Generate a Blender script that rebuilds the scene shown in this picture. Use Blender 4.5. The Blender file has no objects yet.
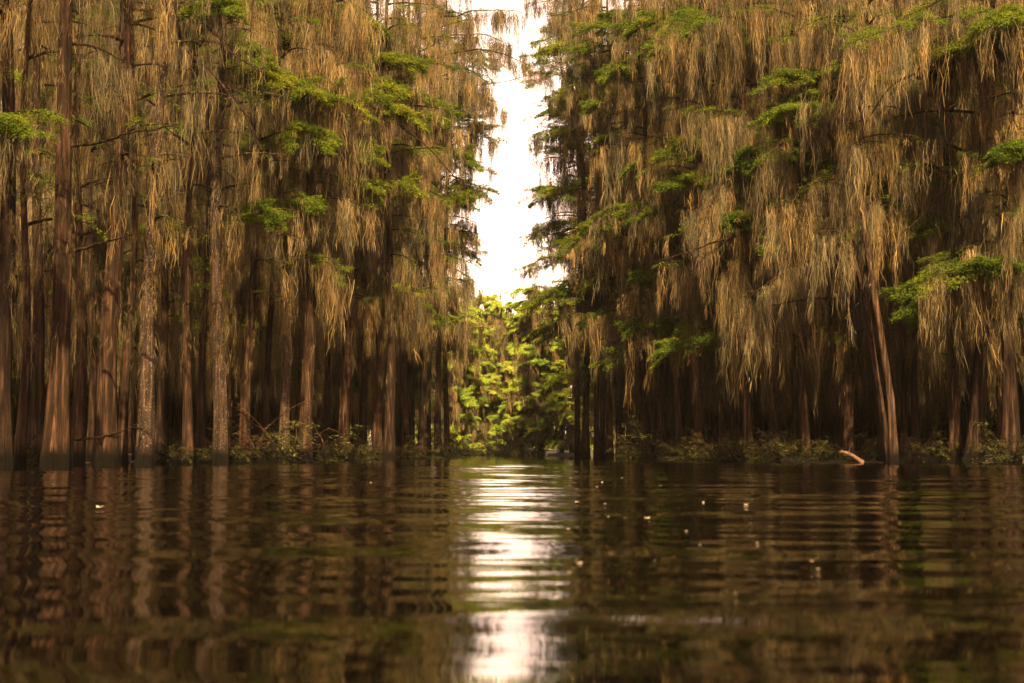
import bpy, math, random
import numpy as np
from mathutils import Vector, Euler
R = math.radians
random.seed(7)
rng = np.random.default_rng(11)
sc = bpy.context.scene
col = sc.collection

# ------------------------------------------------------------------ camera
CAM_H, F = 0.32, 1422.2
PITCH = math.atan((452.0 - 341.5) / F)
cam = bpy.data.cameras.new('camera'); cam_o = bpy.data.objects.new('camera', cam); col.objects.link(cam_o)
cam.lens = 50; cam.sensor_width = 36; cam.clip_end = 3000; cam.clip_start = 0.05
cam_o.location = (0, 0, CAM_H); cam_o.rotation_euler = (R(90) + PITCH, 0, 0)
cam.dof.use_dof = True; cam.dof.focus_distance = 46; cam.dof.aperture_fstop = 4.0
sc.camera = cam_o

# ------------------------------------------------------------------ sky, sun, exposure
SUN_EL, SUN_AZ = 37.0, 175.0          # azimuth clockwise from +Y (view direction)
w = bpy.data.worlds.new('World'); sc.world = w; w.use_nodes = True
nt = w.node_tree; nt.nodes.clear()
sky = nt.nodes.new('ShaderNodeTexSky'); sky.sky_type = 'NISHITA'; sky.sun_disc = False
sky.sun_elevation = R(SUN_EL); sky.sun_rotation = R(SUN_AZ)
sky.air_density = 1.0; sky.dust_density = 3.0; sky.ozone_density = 0.6
tint = nt.nodes.new('ShaderNodeMix'); tint.data_type = 'RGBA'; tint.blend_type = 'MULTIPLY'; tint.inputs[0].default_value = 1
tint.inputs[7].default_value = (1.0, 0.65, 0.45, 1)
bg = nt.nodes.new('ShaderNodeBackground'); bg.inputs[1].default_value = 0.095
wo = nt.nodes.new('ShaderNodeOutputWorld')
# evening glow low in the sky at the far end of the channel
wc = nt.nodes.new('ShaderNodeTexCoord'); dt = nt.nodes.new('ShaderNodeVectorMath'); dt.operation = 'DOT_PRODUCT'; dt.inputs[1].default_value = (0.0, 0.985, 0.174)
pw = nt.nodes.new('ShaderNodeMath'); pw.operation = 'POWER'; pw.inputs[1].default_value = 7.0
cl = nt.nodes.new('ShaderNodeMath'); cl.operation = 'MAXIMUM'; cl.inputs[1].default_value = 0.0
gl = nt.nodes.new('ShaderNodeMix'); gl.data_type = 'RGBA'; gl.inputs[6].default_value = (0, 0, 0, 1); gl.inputs[7].default_value = (5.0, 2.8, 1.7, 1)
ads = nt.nodes.new('ShaderNodeMix'); ads.data_type = 'RGBA'; ads.blend_type = 'ADD'; ads.inputs[0].default_value = 1
nt.links.new(wc.outputs['Generated'], dt.inputs[0]); nt.links.new(dt.outputs['Value'], cl.inputs[0]); nt.links.new(cl.outputs[0], pw.inputs[0]); nt.links.new(pw.outputs[0], gl.inputs[0])
nt.links.new(sky.outputs[0], tint.inputs[6]); nt.links.new(tint.outputs[2], ads.inputs[6]); nt.links.new(gl.outputs[2], ads.inputs[7]); nt.links.new(ads.outputs[2], bg.inputs[0]); nt.links.new(bg.outputs[0], wo.inputs[0])
sun = bpy.data.lights.new('sun', 'SUN'); sun_o = bpy.data.objects.new('sun', sun); col.objects.link(sun_o)
sun.energy = 5.0; sun.angle = R(0.6); sun.color = (1.0, 0.68, 0.32)
sd = Vector((math.sin(R(SUN_AZ)) * math.cos(R(SUN_EL)), math.cos(R(SUN_AZ)) * math.cos(R(SUN_EL)), math.sin(R(SUN_EL))))
sun_o.rotation_euler = sd.to_track_quat('Z', 'Y').to_euler()
sc.view_settings.view_transform = 'Standard'; sc.view_settings.look = 'None'
sc.view_settings.exposure = 2.5; sc.view_settings.gamma = 1
cy = sc.cycles
cy.max_bounces = 5; cy.diffuse_bounces = 2; cy.glossy_bounces = 3; cy.transmission_bounces = 3
cy.use_denoising = True; cy.sample_clamp_indirect = 6; cy.caustics_reflective = False; cy.caustics_refractive = False
HAZE = 0.00012
SHADE = 0.86

# ------------------------------------------------------------------ helpers
ROT = Euler((R(90) + PITCH, 0, 0)).to_matrix()
def at(x, y, Y):
    "the point at ground distance Y that the photo shows at pixel x, y"
    d = ROT @ Vector(((x - 512) / F, (341.5 - y) / F, -1.0))
    s = Y / d.y
    return np.array((d.x * s, Y, CAM_H + d.z * s))

def tag(o, label=None, cat=None, group=None, kind=None):
    if label: o['label'] = label
    if cat: o['category'] = cat
    if group: o['group'] = group
    if kind: o['kind'] = kind
    return o

def empty(name, loc, rz=0):
    o = bpy.data.objects.new(name, None); col.objects.link(o)
    o.location = loc; o.rotation_euler = (0, 0, rz); o.empty_display_size = 0.3
    return o

class MB:
    "collects quads (numpy) and builds one mesh object"
    def __init__(s): s.v = []; s.f = []; s.n = 0
    def add(s, v, f):
        v = np.asarray(v, dtype=np.float64).reshape(-1, 3); f = np.asarray(f, dtype=np.int64).reshape(-1, 4)
        s.v.append(v); s.f.append(f + s.n); s.n += len(v)
    def mesh(s, name, mat, smooth=True):
        me = bpy.data.meshes.new(name)
        v = np.concatenate(s.v); f = np.concatenate(s.f)
        me.vertices.add(len(v)); me.vertices.foreach_set('co', v.astype(np.float32).ravel())
        me.loops.add(len(f) * 4); me.loops.foreach_set('vertex_index', f.astype(np.int32).ravel())
        me.polygons.add(len(f)); me.polygons.foreach_set('loop_start', np.arange(0, len(f) * 4, 4, dtype=np.int32))
        me.polygons.foreach_set('use_smooth', np.full(len(f), smooth))
        me.update(calc_edges=True)
        me.materials.append(mat)
        return me
    def build(s, name, mat, parent=None, smooth=True):
        if not s.v: return None
        o = bpy.data.objects.new(name, s.mesh(name, mat, smooth)); col.objects.link(o)
        if parent: o.parent = parent
        return o
    # --- shapes
    def tube(s, P, r, k=6, flute=None, cap=True):
        P = np.asarray(P, float); n = len(P); r = np.broadcast_to(np.asarray(r, float), (n,))
        T = np.gradient(P, axis=0); T /= np.linalg.norm(T, axis=1)[:, None] + 1e-9
        ref = np.where(np.abs(T[:, 2:3]) > 0.8, np.array([[1., 0, 0]]), np.array([[0, 0, 1.]]))
        A = np.cross(T, ref); A /= np.linalg.norm(A, axis=1)[:, None] + 1e-9
        B = np.cross(T, A)
        a = np.linspace(0, 2 * np.pi, k, endpoint=False)
        rr = np.repeat(r[:, None], k, 1)
        if flute is not None: rr = rr * flute(a, n)
        V = P[:, None, :] + rr[..., None] * (np.cos(a)[None, :, None] * A[:, None, :] + np.sin(a)[None, :, None] * B[:, None, :])
        i = np.arange(n - 1)[:, None] * k; j = np.arange(k)[None, :]; j2 = (j + 1) % k
        Fq = np.stack([i + j, i + j2, i + k + j2, i + k + j], -1).reshape(-1, 4)
        s.add(V, Fq)
        if cap:
            c = np.vstack([V[-1], P[-1:] + T[-1:] * r[-1] * 0.6])
            s.add(c, np.stack([np.arange(k), (np.arange(k) + 1) % k, np.full(k, k), np.full(k, k)], -1)[:, [0, 1, 2, 2]] if False else
                  np.array([[q, (q + 1) % k, (q + 2) % k, k] for q in range(0, k, 2)]) if k % 2 == 0 else np.array([[0, 1, 2, k]]))
    def leaves(s, C, A, L, W, tiltaz=None):
        "rhombus leaflets: centre C, unit axis A, length L, width W"
        n = len(C)
        up = rng.normal(0, 0.45, (n, 3)); up[:, 2] += 1
        S = np.cross(A, up); S /= np.linalg.norm(S, axis=1)[:, None] + 1e-9
        L = L[:, None]; W = W[:, None]
        V = np.stack([C - A * L / 2, C + S * W / 2, C + A * L / 2, C - S * W / 2], 1)
        s.add(V, np.arange(n * 4).reshape(n, 4))
    def strands(s, P, L, W, off, S=3):
        "hanging ribbons: root P, length L, width W, sideways offset of the tip"
        n = len(P)
        az = rng.uniform(0, np.pi, n); D = np.stack([np.cos(az), np.sin(az), np.zeros(n)], 1)
        t = np.linspace(0, 1, S + 1)
        Q = P[:, None, :] + np.zeros((n, S + 1, 3))
        Q[:, :, 2] -= L[:, None] * t
        Q[:, :, :2] += off[:, None, :] * (t ** 0.7)[None, :, None]
        wob = np.cumsum(rng.normal(0, 0.05, (n, S + 1, 2)), 1) * np.clip(L, .3, 1.2)[:, None, None]; wob[:, 0] = 0
        Q[:, :, :2] += wob
        prof = np.array([0.5, 1.0, 0.8, 0.2])
        h = (W[:, None] * prof[None, :] / 2)[..., None] * D[:, None, :]
        V = np.stack([Q - h, Q + h], 2).reshape(-1, 3)
        b = np.arange(n)[:, None] * (2 * (S + 1)) + 2 * np.arange(S)[None, :]
        s.add(V, np.stack([b, b + 1, b + 3, b + 2], -1).reshape(-1, 4))
    def boxq(s, c, d, rz=0.0):
        x, y, z = np.array(d) / 2
        v = np.array([[-x, -y, -z], [x, -y, -z], [x, y, -z], [-x, y, -z], [-x, -y, z], [x, -y, z], [x, y, z], [-x, y, z]])
        cr, sr = math.cos(rz), math.sin(rz)
        v = v @ np.array([[cr, sr, 0], [-sr, cr, 0], [0, 0, 1]]) + np.array(c)
        s.add(v, [[0, 3, 2, 1], [4, 5, 6, 7], [0, 1, 5, 4], [1, 2, 6, 5], [2, 3, 7, 6], [3, 0, 4, 7]])

# ------------------------------------------------------------------ materials
def mat_new(name):
    m = bpy.data.materials.new(name); m.use_nodes = True
    n = m.node_tree.nodes; n.clear()
    return m, n, m.node_tree.links
def ramp(n, stops):
    r = n.new('ShaderNodeValToRGB'); e = r.color_ramp.elements
    e[0].position, e[0].color = stops[0][0], (*stops[0][1], 1)
    e[1].position, e[1].color = stops[-1][0], (*stops[-1][1], 1)
    for p, c in stops[1:-1]:
        q = e.new(p); q.color = (*c, 1)
    return r
def foliage_mat(name, stops, trans, scale=0.5, zs=1.0, alt=None):
    "diffuse + translucent, colour by island and by a soft world-size noise"
    m, n, l = mat_new(name)
    g = n.new('ShaderNodeNewGeometry'); tc = n.new('ShaderNodeTexCoord'); mp = n.new('ShaderNodeMapping')
    mp.inputs['Scale'].default_value = (scale, scale, scale * zs)
    nz = n.new('ShaderNodeTexNoise'); nz.inputs['Scale'].default_value = 1.0; nz.inputs['Detail'].default_value = 1.5
    l.new(tc.outputs['Object'], mp.inputs[0]); l.new(mp.outputs[0], nz.inputs['Vector'])
    oi = n.new('ShaderNodeObjectInfo')
    a1 = n.new('ShaderNodeMath'); a1.operation = 'MULTIPLY_ADD'; a1.inputs[1].default_value = 0.45
    l.new(g.outputs['Random Per Island'], a1.inputs[0])
    mr = n.new('ShaderNodeMapRange'); mr.inputs[1].default_value = 0.3; mr.inputs[2].default_value = 0.7; mr.inputs[3].default_value = 0; mr.inputs[4].default_value = 0.42
    l.new(nz.outputs[0], mr.inputs[0]); l.new(mr.outputs[0], a1.inputs[2])
    a2 = n.new('ShaderNodeMath'); a2.operation = 'MULTIPLY_ADD'; a2.inputs[1].default_value = 0.13
    l.new(oi.outputs['Random'], a2.inputs[0]); l.new(a1.outputs[0], a2.inputs[2])
    r = ramp(n, stops); l.new(a2.outputs[0], r.inputs[0])
    cout = r.outputs[0]
    if alt:
        r2 = ramp(n, alt); l.new(a2.outputs[0], r2.inputs[0])
        m3 = n.new('ShaderNodeMapping'); m3.inputs['Scale'].default_value = (0.9, 0.9, 0.3); l.new(tc.outputs['Object'], m3.inputs[0])
        n3 = n.new('ShaderNodeTexNoise'); n3.inputs['Scale'].default_value = 1.0; n3.inputs['Detail'].default_value = 1; l.new(m3.outputs[0], n3.inputs['Vector'])
        q = n.new('ShaderNodeMapRange'); q.inputs[1].default_value = 0.42; q.inputs[2].default_value = 0.60; l.new(n3.outputs[0], q.inputs[0])
        mm = n.new('ShaderNodeMix'); mm.data_type = 'RGBA'; l.new(q.outputs[0], mm.inputs[0]); l.new(r.outputs[0], mm.inputs[6]); l.new(r2.outputs[0], mm.inputs[7]); cout = mm.outputs[2]
    d = n.new('ShaderNodeBsdfDiffuse'); t = n.new('ShaderNodeBsdfTranslucent'); mx = n.new('ShaderNodeMixShader')
    mx.inputs[0].default_value = trans
    o = n.new('ShaderNodeOutputMaterial')
    l.new(cout, d.inputs[0]); l.new(cout, t.inputs[0])
    l.new(d.outputs[0], mx.inputs[1]); l.new(t.outputs[0], mx.inputs[2]); l.new(mx.outputs[0], o.inputs[0])
    return m
def bark_mat(name, stops, lichen=0.0, bump=0.5):
    m, n, l = mat_new(name)
    tc = n.new('ShaderNodeTexCoord'); mp = n.new('ShaderNodeMapping'); mp.inputs['Scale'].default_value = (1, 1, 0.085)
    l.new(tc.outputs['Object'], mp.inputs[0])
    n1 = n.new('ShaderNodeTexNoise'); n1.inputs['Scale'].default_value = 11; n1.inputs['Detail'].default_value = 7; n1.inputs['Roughness'].default_value = 0.72
    l.new(mp.outputs[0], n1.inputs['Vector'])
    n2 = n.new('ShaderNodeTexNoise'); n2.inputs['Scale'].default_value = 1.3; n2.inputs['Detail'].default_value = 3
    l.new(tc.outputs['Object'], n2.inputs['Vector'])
    ad = n.new('ShaderNodeMath'); ad.operation = 'MULTIPLY_ADD'; ad.inputs[1].default_value = 0.35
    l.new(n2.outputs[0], ad.inputs[0])
    nc = n.new('ShaderNodeMapRange'); nc.inputs[1].default_value = 0.40; nc.inputs[2].default_value = 0.62; l.new(n1.outputs[0], nc.inputs[0])
    m5 = n.new('ShaderNodeMath'); m5.operation = 'MULTIPLY'; m5.inputs[1].default_value = 0.55
    l.new(nc.outputs[0], m5.inputs[0]); l.new(m5.outputs[0], ad.inputs[2])
    r = ramp(n, stops); l.new(ad.outputs[0], r.inputs[0])
    colr = r.outputs[0]
    if lichen:
        n3 = n.new('ShaderNodeTexNoise'); n3.inputs['Scale'].default_value = 21; n3.inputs['Detail'].default_value = 6; n3.inputs['Roughness'].default_value = 0.7
        l.new(tc.outputs['Object'], n3.inputs['Vector'])
        mr = n.new('ShaderNodeMapRange'); mr.inputs[1].default_value = 0.66 - lichen * 0.09; mr.inputs[2].default_value = 0.72 - lichen * 0.09
        l.new(n3.outputs[0], mr.inputs[0])
        mx = n.new('ShaderNodeMix'); mx.data_type = 'RGBA'; mx.inputs[7].default_value = (0.12, 0.10, 0.075, 1)
        l.new(mr.outputs[0], mx.inputs[0]); l.new(colr, mx.inputs[6]); colr = mx.outputs[2]
    # wet, algae-stained band just above the waterline with its own ragged edge
    sx = n.new('ShaderNodeSeparateXYZ'); g = n.new('ShaderNodeNewGeometry'); l.new(g.outputs['Position'], sx.inputs[0])
    n4 = n.new('ShaderNodeMath'); n4.operation = 'MULTIPLY_ADD'; n4.inputs[1].default_value = -0.9; l.new(n2.outputs[0], n4.inputs[0]); l.new(sx.outputs[2], n4.inputs[2])
    m2 = n.new('ShaderNodeMapRange'); m2.inputs[1].default_value = -0.22; m2.inputs[2].default_value = 0.12; m2.inputs[3].default_value = 1; m2.inputs[4].default_value = 0
    l.new(n4.outputs[0], m2.inputs[0])
    mw = n.new('ShaderNodeMix'); mw.data_type = 'RGBA'; mw.inputs[7].default_value = (0.0035, 0.0028, 0.002, 1)
    l.new(m2.outputs[0], mw.inputs[0]); l.new(colr, mw.inputs[6])
    b = n.new('ShaderNodeBump'); b.inputs['Strength'].default_value = bump; b.inputs['Distance'].default_value = 0.045
    l.new(nc.outputs[0], b.inputs['Height'])
    p = n.new('ShaderNodeBsdfPrincipled'); p.inputs['Roughness'].default_value = 0.9; p.inputs['Specular IOR Level'].default_value = 0.06
    l.new(mw.outputs[2], p.inputs['Base Color']); l.new(b.outputs[0], p.inputs['Normal'])
    o = n.new('ShaderNodeOutputMaterial'); l.new(p.outputs[0], o.inputs[0])
    return m
def plain_mat(name, c, rough=0.7, nscale=0, c2=None):
    m, n, l = mat_new(name)
    p = n.new('ShaderNodeBsdfPrincipled'); p.inputs['Roughness'].default_value = rough; p.inputs['Base Color'].default_value = (*c, 1)
    if nscale:
        tc = n.new('ShaderNodeTexCoord'); nz = n.new('ShaderNodeTexNoise'); nz.inputs['Scale'].default_value = nscale; nz.inputs['Detail'].default_value = 4
        l.new(tc.outputs['Object'], nz.inputs['Vector'])
        r = ramp(n, [(0.35, c), (0.65, c2)]); l.new(nz.outputs[0], r.inputs[0]); l.new(r.outputs[0], p.inputs['Base Color'])
    o = n.new('ShaderNodeOutputMaterial'); l.new(p.outputs[0], o.inputs[0])
    return m

M_MOSS = foliage_mat('spanish_moss', [(0.0, (0.014, 0.011, 0.008)), (0.35, (0.050, 0.038, 0.022)), (0.65, (0.155, 0.110, 0.048)), (1.0, (0.39, 0.285, 0.115))], 0.32, 2.6, 0.10, alt=[(0.0, (0.015, 0.015, 0.011)), (0.35, (0.045, 0.044, 0.030)), (0.65, (0.13, 0.108, 0.060)), (1.0, (0.29, 0.245, 0.135))])
M_LEAF = foliage_mat('cypress_leaf', [(0.0, (0.012, 0.034, 0.008)), (0.35, (0.048, 0.088, 0.012)), (0.7, (0.13, 0.165, 0.016)), (1.0, (0.28, 0.255, 0.022))], 0.5, 0.5)
M_LEAF_Y = foliage_mat('sunlit_spring_leaf', [(0.0, (0.08, 0.17, 0.03)), (0.3, (0.19, 0.33, 0.045)), (0.65, (0.40, 0.45, 0.06)), (1.0, (0.60, 0.44, 0.09))], 0.45, 0.35)  # yellow spring green, over-bright so the colour carries the far trees' sunlit glow
M_SHRUB = foliage_mat('shrub_leaf', [(0.0, (0.018, 0.018, 0.010)), (0.45, (0.050, 0.052, 0.018)), (0.8, (0.10, 0.105, 0.025)), (1.0, (0.19, 0.17, 0.05))], 0.35, 0.8)
M_BARK = bark_mat('cypress_bark', [(0.15, (0.006, 0.005, 0.003)), (0.45, (0.024, 0.0135, 0.0085)), (0.85, (0.075, 0.043, 0.026))], 0.0, 0.9)
M_BARKL = bark_mat('lichened_bark', [(0.15, (0.007, 0.007, 0.005)), (0.45, (0.024, 0.0155, 0.011)), (0.85, (0.062, 0.042, 0.029))], 1.0, 0.8)
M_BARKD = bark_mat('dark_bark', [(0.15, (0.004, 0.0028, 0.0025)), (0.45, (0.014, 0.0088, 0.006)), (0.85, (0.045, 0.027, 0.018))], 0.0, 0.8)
M_BARKB = bark_mat('bare_bark', [(0.15, (0.007, 0.005, 0.003)), (0.45, (0.030, 0.018, 0.012)), (0.85, (0.09, 0.055, 0.034))], 0.0, 0.8)
M_WOOD = plain_mat('broken_wood', (0.022, 0.012, 0.007), 0.95, 14, (0.085, 0.042, 0.020))
M_MUD = plain_mat('swamp_mud', (0.012, 0.010, 0.007), 0.9, 0.8, (0.035, 0.028, 0.018))

# ------------------------------------------------------------------ tree generator
def limb_pts(p0, az, L, rise, droop, n=8, jit=0.10):
    t = np.linspace(0, 1, n)
    a = az + np.cumsum(rng.normal(0, jit, n)); a[0] = az
    st = L / (n - 1)
    x = p0[0] + np.concatenate([[0], np.cumsum(np.cos(a[:-1]) * st)]); y = p0[1] + np.concatenate([[0], np.cumsum(np.sin(a[:-1]) * st)])
    z = p0[2] + L * (rise * t - droop * t * t) + np.cumsum(rng.normal(0, 0.02 * L / n, n))
    z[0] = p0[2]
    return np.stack([x, y, z], 1)

def along(P, t):
    u = np.clip(t, 0, 0.9999) * (len(P) - 1); i = u.astype(int); f = (u - i)[:, None]
    return P[i] * (1 - f) + P[i + 1] * f

def dress(P, wood, leaf, moss, leafy=1.0, mossy=1.0, mlen=1.4, twigL=0.8, r0=0.05, lsize=1.0, floor=1.6, t0=0.15, strand_w=0.017, tpm=3.2, zn=.24):
    "turn a limb polyline into wood, twigs, leaf sprays and moss tassels"
    L = np.linalg.norm(np.diff(P, axis=0), axis=1).sum()
    n = len(P)
    wood.tube(P, np.linspace(r0, 0.010, n), 6)
    nt_ = max(4, int(L * tpm)); t = np.sort(rng.uniform(t0, 1.0, nt_)); t[-1] = 0.99
    S = along(P, t); D = along(P, np.minimum(t + 0.05, 0.999)) - along(P, t - 0.05); D /= np.linalg.norm(D, axis=1)[:, None] + 1e-9
    sgn = rng.choice([-1, 1], nt_); ang = np.where(np.arange(nt_) == nt_ - 1, 0, sgn * rng.uniform(0.5, 1.3, nt_))
    c, s_ = np.cos(ang), np.sin(ang)
    TD = np.stack([D[:, 0] * c - D[:, 1] * s_, D[:, 0] * s_ + D[:, 1] * c, D[:, 2] * 0.3 + rng.normal(-0.04, zn, nt_)], 1)
    TD /= np.linalg.norm(TD, axis=1)[:, None] + 1e-9
    TL = twigL * rng.uniform(0.4, 1.25, nt_) * (1.1 - 0.5 * t)
    for k in range(nt_):
        E = S[k] + TD[k] * TL[k]; Mid = (S[k] + E) / 2 + np.array([0, 0, 0.04 * TL[k]]); E = E - np.array([0, 0, 0.10 * TL[k]])
        wood.tube([S[k], Mid, E], [0.012, 0.008, 0.004], 3, cap=False)
    # leaf sprays: flat feathery fans on the twigs
    if leafy > 0 and leaf is not None:
        nl = rng.poisson(135 * leafy * TL / 0.8 + 1)
        pres = rng.random(nt_) < min(1, 0.55 + 0.45 * leafy); nl = nl * pres
        idx = np.repeat(np.arange(nt_), nl); m = len(idx)
        if m:
            u = rng.beta(1.2, 1.0, m)[:, None]
            C = S[idx] + TD[idx] * TL[idx][:, None] * (0.15 + u)
            side = np.stack([-TD[idx][:, 1], TD[idx][:, 0], np.zeros(m)], 1)
            ss = rng.normal(0, 0.15 * lsize, m)[:, None]
            C = C + side * ss * (1.35 - u) + np.stack([rng.normal(0, 0.03, m), rng.normal(0, 0.03, m), rng.normal(0, 0.030 * lsize, m) - 0.16 * u[:, 0] ** 2 - 0.08 * np.abs(ss[:, 0])], 1)
            A = TD[idx] * 0.6 + side * np.sign(ss) * rng.uniform(0.5, 1.1, (m, 1)) + rng.normal(0, 0.28, (m, 3)); A[:, 2] -= 0.15
            A /= np.linalg.norm(A, axis=1)[:, None]
            leaf.leaves(C, A, rng.uniform(0.05, 0.12, m) * lsize, rng.uniform(0.010, 0.021, m) * lsize)
    if mossy > 0 and moss is not None:
        nr = max(2, int(L * 5 * mossy)); R1 = along(P, rng.uniform(0.08, 1, nr))
        k = rng.integers(0, nt_, int(nt_ * 1.6 * mossy) + 1); R2 = S[k] + TD[k] * (TL[k] * rng.uniform(0, 1, len(k)))[:, None]
        RR = np.vstack([R1, R2]); RR[:, 2] -= np.abs(rng.normal(0, 0.10, len(RR)))
        tassels(moss, RR, mlen, floor, strand_w)

def tassels(moss, RR, mlen, floor, strand_w=0.017, dens=1.0):
    q = len(RR)
    TLn = mlen * np.clip(rng.lognormal(-0.25, 0.65, q), 0.12, 2.6)
    TLn = np.minimum(TLn, np.maximum(RR[:, 2] - floor * rng.uniform(0.7, 1.6, q), 0.15))
    wd = rng.uniform(0.025, 0.12, q) * np.clip(TLn, 0.4, 1.5)
    ns = rng.poisson(10 + 38 * dens * np.clip(TLn, 0.2, 2.4)); idx = np.repeat(np.arange(q), ns); m = len(idx)
    T = TLn[idx]
    f = rng.beta(1.0, 1.7, m) * 0.85; f[rng.random(m) < 0.12] = 0        # how far down the beard the strand starts
    ln = np.minimum(T * (1 - f) * rng.beta(1.6, 2.0, m) + 0.06, 0.95)
    fz = rng.random(m) < 0.3; ln = np.where(fz, rng.uniform(0.06, 0.22, m), ln)      # frizz
    ph = rng.uniform(0, 6.28, (q, 2)); fq = rng.uniform(1.5, 4.0, q)
    swy = rng.normal(0, 0.07, (q, 2))
    def core(z, fr):      # the beard's own gentle bends
        return (swy[idx] * (fr ** 1.5)[:, None] * T[:, None] + 0.035 * np.sin(z[:, None] * fq[idx][:, None] + ph[idx]) * np.minimum(z, 1)[:, None])
    off = rng.normal(0, 1, (m, 2)) * wd[idx][:, None] * (1 - 0.72 * f)[:, None]
    z0 = f * T; P = RR[idx].copy(); P[:, :2] += off + core(z0, f); P[:, 2] -= z0 + np.abs(rng.normal(0, 0.03, m))
    f2 = np.minimum((z0 + ln) / T, 1.3)
    tip = core(z0 + ln, f2) - core(z0, f) - off * 0.45 * (ln / T)[:, None] + rng.normal(0, 0.05, (m, 2)) * ln[:, None] + rng.normal(0, 0.06, (m, 2)) * fz[:, None]
    moss.strands(P, ln, strand_w * rng.uniform(0.25, 0.9, m), tip)

def trunk_tube(mb, P, r, k=20, flutes=6, famp=0.35, flareh=1.6, seed=0):
    P = np.asarray(P, float); r = np.asarray(r, float)
    rr = np.random.default_rng(seed); ph = rr.uniform(0, 6.28, 4); z = P[:, 2]
    fl = np.exp(-np.maximum(z, 0) / flareh)
    def flute(a, n):
        f = famp * fl[:, None] * (np.abs(np.sin(a * flutes / 2 + ph[0] + 0.08 * z[:, None])) ** 0.7 - 0.45) 
        g = 0.07 * np.sin(a * 3 + ph[1] + z[:, None] * 0.35) + 0.05 * np.sin(a * 5 + ph[2] - z[:, None] * 0.5) + 0.035 * np.sin(a * 9 + ph[3] + z[:, None] * 0.25) + 0.03 * np.sin(a * 17 + ph[0] + z[:, None] * 0.5)
        return 1 + f + g
    mb.tube(P, r, k, flute, cap=True)

def trunk_axis(H, r, lean=(0, 0), wob=0.12, flare=1.0, flareh=1.3, n=26, z0=-0.5):
    z = z0 + (H - z0) * np.linspace(0, 1, n) ** 1.35
    t = np.clip(z / H, 0, 1)
    w1, w2 = rng.uniform(0, 6.28, 2)
    x = lean[0] * t + wob * np.sin(t * 7 + w1) * np.minimum(z.clip(0) / 4, 1); y = lean[1] * t + wob * np.sin(t * 6 + w2) * np.minimum(z.clip(0) / 4, 1)
    rad = r * (1 - 0.78 * t ** 1.1) * (1 + flare * np.exp(-z.clip(0) / flareh))
    return np.stack([x, y, z], 1), rad

def axis_at(P, z):
    return np.array([np.interp(z, P[:, 2], P[:, 0]), np.interp(z, P[:, 2], P[:, 1]), z])

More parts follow.
